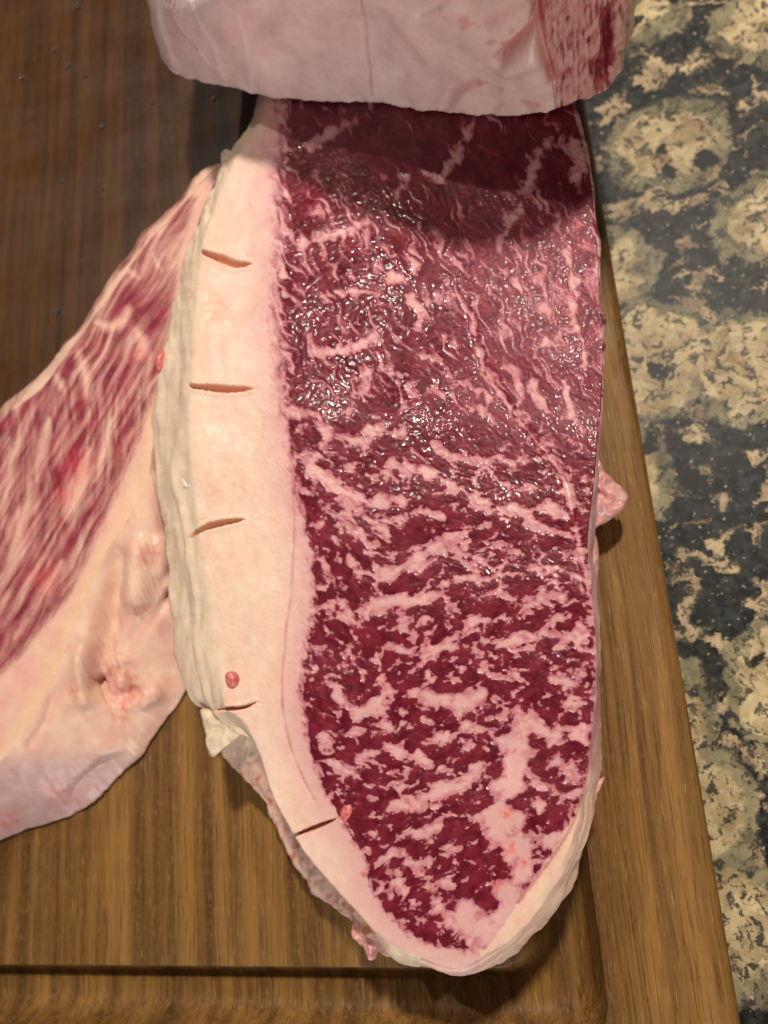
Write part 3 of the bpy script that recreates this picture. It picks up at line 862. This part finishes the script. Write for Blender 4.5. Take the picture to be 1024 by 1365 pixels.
    root = empty('raw_steak', tuple(at(0, 750, 0.0)))
    sdF = sd[:, :-1]; wallF = (ring >= e)[:, :-1]
    grid_object('lean_face', P, MEAT, root, mask=(~wallF) & (sdF > 0), attrs=at_, normals=n)
    grid_object('fat_edge', P, MEAT, root, mask=(~wallF) & (sdF <= 0), attrs=at_, normals=n)
    grid_object('fat_side', P, MEAT, root, mask=wallF, attrs=at_, normals=n, cap=True)
    tag(root, 'raw steak with long streaky marbling and lumpy folded fat side, unscored', 'steak')
left_steak()

# ---- the uncut block of meat lying on the far end of the steak
ZB = 0.0456
def block():
    bot = [(228,98,0),(250,106,0),(290,116,0),(330,125,0),(370,134,0),(430,138,0),(500,140,0),(560,150,0),(620,155,0),(680,157,0),(722,153,0),(741,149,1),(765,140,1),(800,128,1),(820,110,1),
           (838,40,1),(842,-60,1),(800,-170,1),(700,-230,0),(520,-240,0),(340,-210,0),(240,-120,0),(214,0,0),(214,70,0)]
    fine = catmull(bot, 4000, closed=True)
    wgt = np.where(fine[:, 1] > 20, 1.0, 0.3)
    seg = np.linalg.norm(np.roll(fine[:, :2], -1, 0) - fine[:, :2], axis=1) * wgt
    L = np.concatenate([[0], np.cumsum(seg)]); s = np.linspace(0, L[-1], 900, endpoint=False)
    fx = np.vstack([fine, fine[:1]])
    c = np.stack([np.interp(s, L, fx[:, k]) for k in range(3)], 1)
    jit = np.where(c[:, 1] > 60, fbm(c[:, 0] / 18, c[:, 1] / 18, 3, 3) * 2.2, 0)
    B = at(c[:, 0], c[:, 1], ZB)
    BJ = at(c[:, 0], c[:, 1] + jit, ZB) - B
    ctr = B.mean(0)
    # height of the block along its front, highest towards the right of the middle
    top_h = np.interp(c[:, 0], [200, 330, 430, 560, 660, 740, 800, 850], [.038, .044, .060, .080, .094, .094, .085, .060])
    nv = 150
    v = np.linspace(0, 1, nv)
    P = np.zeros((900, nv + 6, 3))
    out = B - ctr; out[:, 2] = 0; out /= np.linalg.norm(out, axis=1, keepdims=True)
    for k in range(nv):
        z = top_h * v[k]
        lean_in = np.where(c[:, 1] > 40, -0.07, 0.05) * z + np.where(c[:, 0] < 300, 0.42 * z * np.clip((320 - c[:, 0]) / 90, 0, 1), 0)
        q = B - out * lean_in[:, None] + BJ * np.exp(-z / 0.0025)[:, None]
        q[:, 2] = ZB + z
        # round the lower and upper edge
        r = 0.0022; zz = np.minimum(z, r)
        q -= out * (r - np.sqrt(np.maximum(r * r - (r - zz) ** 2, 0)))[:, None]
        r = 0.010; zt = np.minimum(top_h - z, r)
        q -= out * (r - np.sqrt(np.maximum(r * r - (r - zt) ** 2, 0)))[:, None]
        P[:, 5 + k] = q
    for k in range(5):
        f = 1 - (5 - k) / 5.0 * 0.98
        P[:, k] = ctr + (P[:, 5] - ctr) * f; P[:, k, 2] = ZB
    P[:, -1] = ctr + (P[:, -2] - ctr) * 0.01
    P[:, -1, 2] = P[:, -2, 2].mean() + 0.004
    ns, nt = P.shape[:2]
    px = project(P); x = px[..., 0]; y = px[..., 1]
    ring = np.arange(nt)[None, :] + np.zeros((ns, 1), int)
    side = (ring >= 5) & (ring < nt - 1)
    # the cut right-hand face is lean, the front is fat
    ridge_x = np.interp(y, [-100, 0, 30, 80, 150], [715, 722, 716, 732, 741])
    frontv = (c[:, 1] > 40)[:, None]
    isR = np.where(frontv, x - ridge_x, np.where((c[:, 2] > .5)[:, None], 40.0, -40.0))
    th = np.full(x.shape, math.radians(100))
    fi = oriented(x, y, th, 26, 5, 340, octv=2); co = oriented(x, y, th, 40, 12, 341, octv=2)
    F = np.where(isR > 0, np.clip((14 - isR) / 8 + 0.6 * fi, -3, 3) * 0 + 0.55 * fi + 0.5 * co + 0.35 + np.clip((10 - isR) / 10, 0, 2), 3.0)
    lv = np.clip(0.5 + 0.6 * fbm(x / 12, y / 20, 650, 3), 0, 1)
    lean = lerp3(lv, (0.20, 0.022, 0.032), (0.36, 0.070, 0.075))
    dk = np.exp(-(((x - 812) / 9) ** 2 + ((y - 60) / 45) ** 2)) + np.exp(-(((x - 800) / 12) ** 2 + ((y - 95) / 14) ** 2)) * .7
    lean = lerp3(np.clip(dk, 0, 1) * 0.8, lean, (0.15, 0.008, 0.018)); F = F - 1.6 * dk * (isR > 0)
    mott = np.clip(0.5 + 0.5 * fbm(x / 60, y / 60, 660, 3), 0, 1)
    fat = lerp3(mott, (0.78, 0.55, 0.52), (0.84, 0.66, 0.61))
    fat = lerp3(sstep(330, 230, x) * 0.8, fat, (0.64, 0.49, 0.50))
    fat = lerp3(sstep(520, 640, x) * 0.6, fat, (0.76, 0.54, 0.45))
    st = oriented(x, y, np.full(x.shape, math.radians(78)), 90, 6, 342, octv=2)
    fat = lerp3(np.clip(st, 0, 1) * 0.35 * sstep(420, 300, x), fat, (0.80, 0.66, 0.62))
    fatR = lerp3(np.clip(.5 + fi * .5, 0, 1), (0.50, 0.22, 0.20), (0.66, 0.38, 0.33))
    fat = np.where((isR > 0)[..., None], fatR, fat)
    bl = np.clip(fbm(x / 30, y / 22, 670, 3) - 0.45, 0, 1) * sstep(560, 640, x)
    fat = lerp3(np.clip(bl * 1.2, 0, .7), fat, (0.66, 0.27, 0.24))
    n = grid_normals(P, True)
    w = 0.0014 * fbm(x / 80, y / 80, 770, 2) + 0.00014 * fbm(x / 20, y / 20, 771, 2)
    for pts, wd, dep, colr in (([(478,-20),(484,30),(490,80),(497,125)],1.6,-.0004,(0.66,0.42,0.40)),([(505,-10),(530,25),(560,60),(575,85)],9,.0006,None),([(715,-20),(716,30),(706,48),(690,62),(668,78)],7,-.0050,(0.60,0.20,0.18)),
                         ([(650,34),(672,22),(700,12)],9,-.0012,(0.72,0.44,0.40)),([(596,146),(606,128),(632,116)],6,-.0012,(0.64,0.38,0.35)),([(716,30),(724,70),(738,110)],6,-.0030,(0.60,0.20,0.18)),
                         ([(675,95),(700,84),(720,80)],9,.0016,None),([(205,0),(222,50),(236,95)],4,.00015,(0.80,0.68,0.66)),([(255,0),(280,50),(298,108)],3,.00015,(0.82,0.70,0.68)),([(318,20),(330,70),(336,120)],3,.00015,(0.82,0.68,0.64)),
                         ([(560,20),(580,10),(600,-5)],5,-.0010,None)):
        d, a = poly_dist(x, y, catmull(pts, 40), 40)
        g = np.exp(-(d / wd) ** 2) * frontv
        w += dep * g
        if colr is not None:
            fat = lerp3(g * 0.7, fat, colr)
    w = np.where(isR > 0, w + 0.00028 * fi + 0.0004 * co - 0.0035 * np.clip(dk, 0, 1), w)
    wm = np.clip((ring - 6) / 6.0, 0, 1) * np.clip((nt - 3 - ring) / 8.0, 0, 1)
    P = P + n * (wm * w)[..., None]
    n = grid_normals(P, True)
    wet = np.where(isR > 0, 0.9, 0.70) + 0 * x
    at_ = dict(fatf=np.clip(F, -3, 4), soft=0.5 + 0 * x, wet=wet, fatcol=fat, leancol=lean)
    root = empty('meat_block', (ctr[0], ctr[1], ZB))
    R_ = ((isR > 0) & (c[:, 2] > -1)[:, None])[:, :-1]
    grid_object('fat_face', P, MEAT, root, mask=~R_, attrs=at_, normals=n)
    grid_object('cut_lean_face', P, MEAT, root, mask=R_, attrs=at_, normals=n)
    tag(root, 'uncut block of raw beef, pale fat facing out, lying on the steak', 'meat')
block()

# ---- drops of liquid on the wet board
md = NT('clear_liquid')
md.b.inputs['Base Color'].default_value = (0.9, 0.85, 0.8, 1)
md.b.inputs['Transmission Weight'].default_value = 1.0
md.b.inputs['Roughness'].default_value = 0.03
md.b.inputs['IOR'].default_value = 1.33
for (dx, dy, r) in ((73,68,.0016),(83,72,.0012),(92,88,.0017),(114,101,.0014),(30,104,.0014),(137,169,.0017),(81,242,.0014),(138,252,.0011),(78,415,.0014),(285,132,.0012),(104,8,.0022),(204,137,.0011)):
    p = at(dx, dy, 0.0)
    a = np.linspace(0, 2 * math.pi, 20, endpoint=False)
    pr = [(math.sin(t), math.cos(t)) for t in np.linspace(0.02, math.pi / 2, 7)] + [(0.02, 0.0)]
    P = np.array([[(r * q * math.cos(t) * (1 + .12 * math.sin(2 * t + dx)), r * q * math.sin(t), 0.0002 + 0.55 * r * h) for q, h in pr] for t in a])
    o = grid_object('liquid_drop', P, md.mat)
    o.location = p
    tag(o, 'tiny clear drop of liquid on the wet dark board behind the streaky steak', 'drop', 'liquid drops on the board')
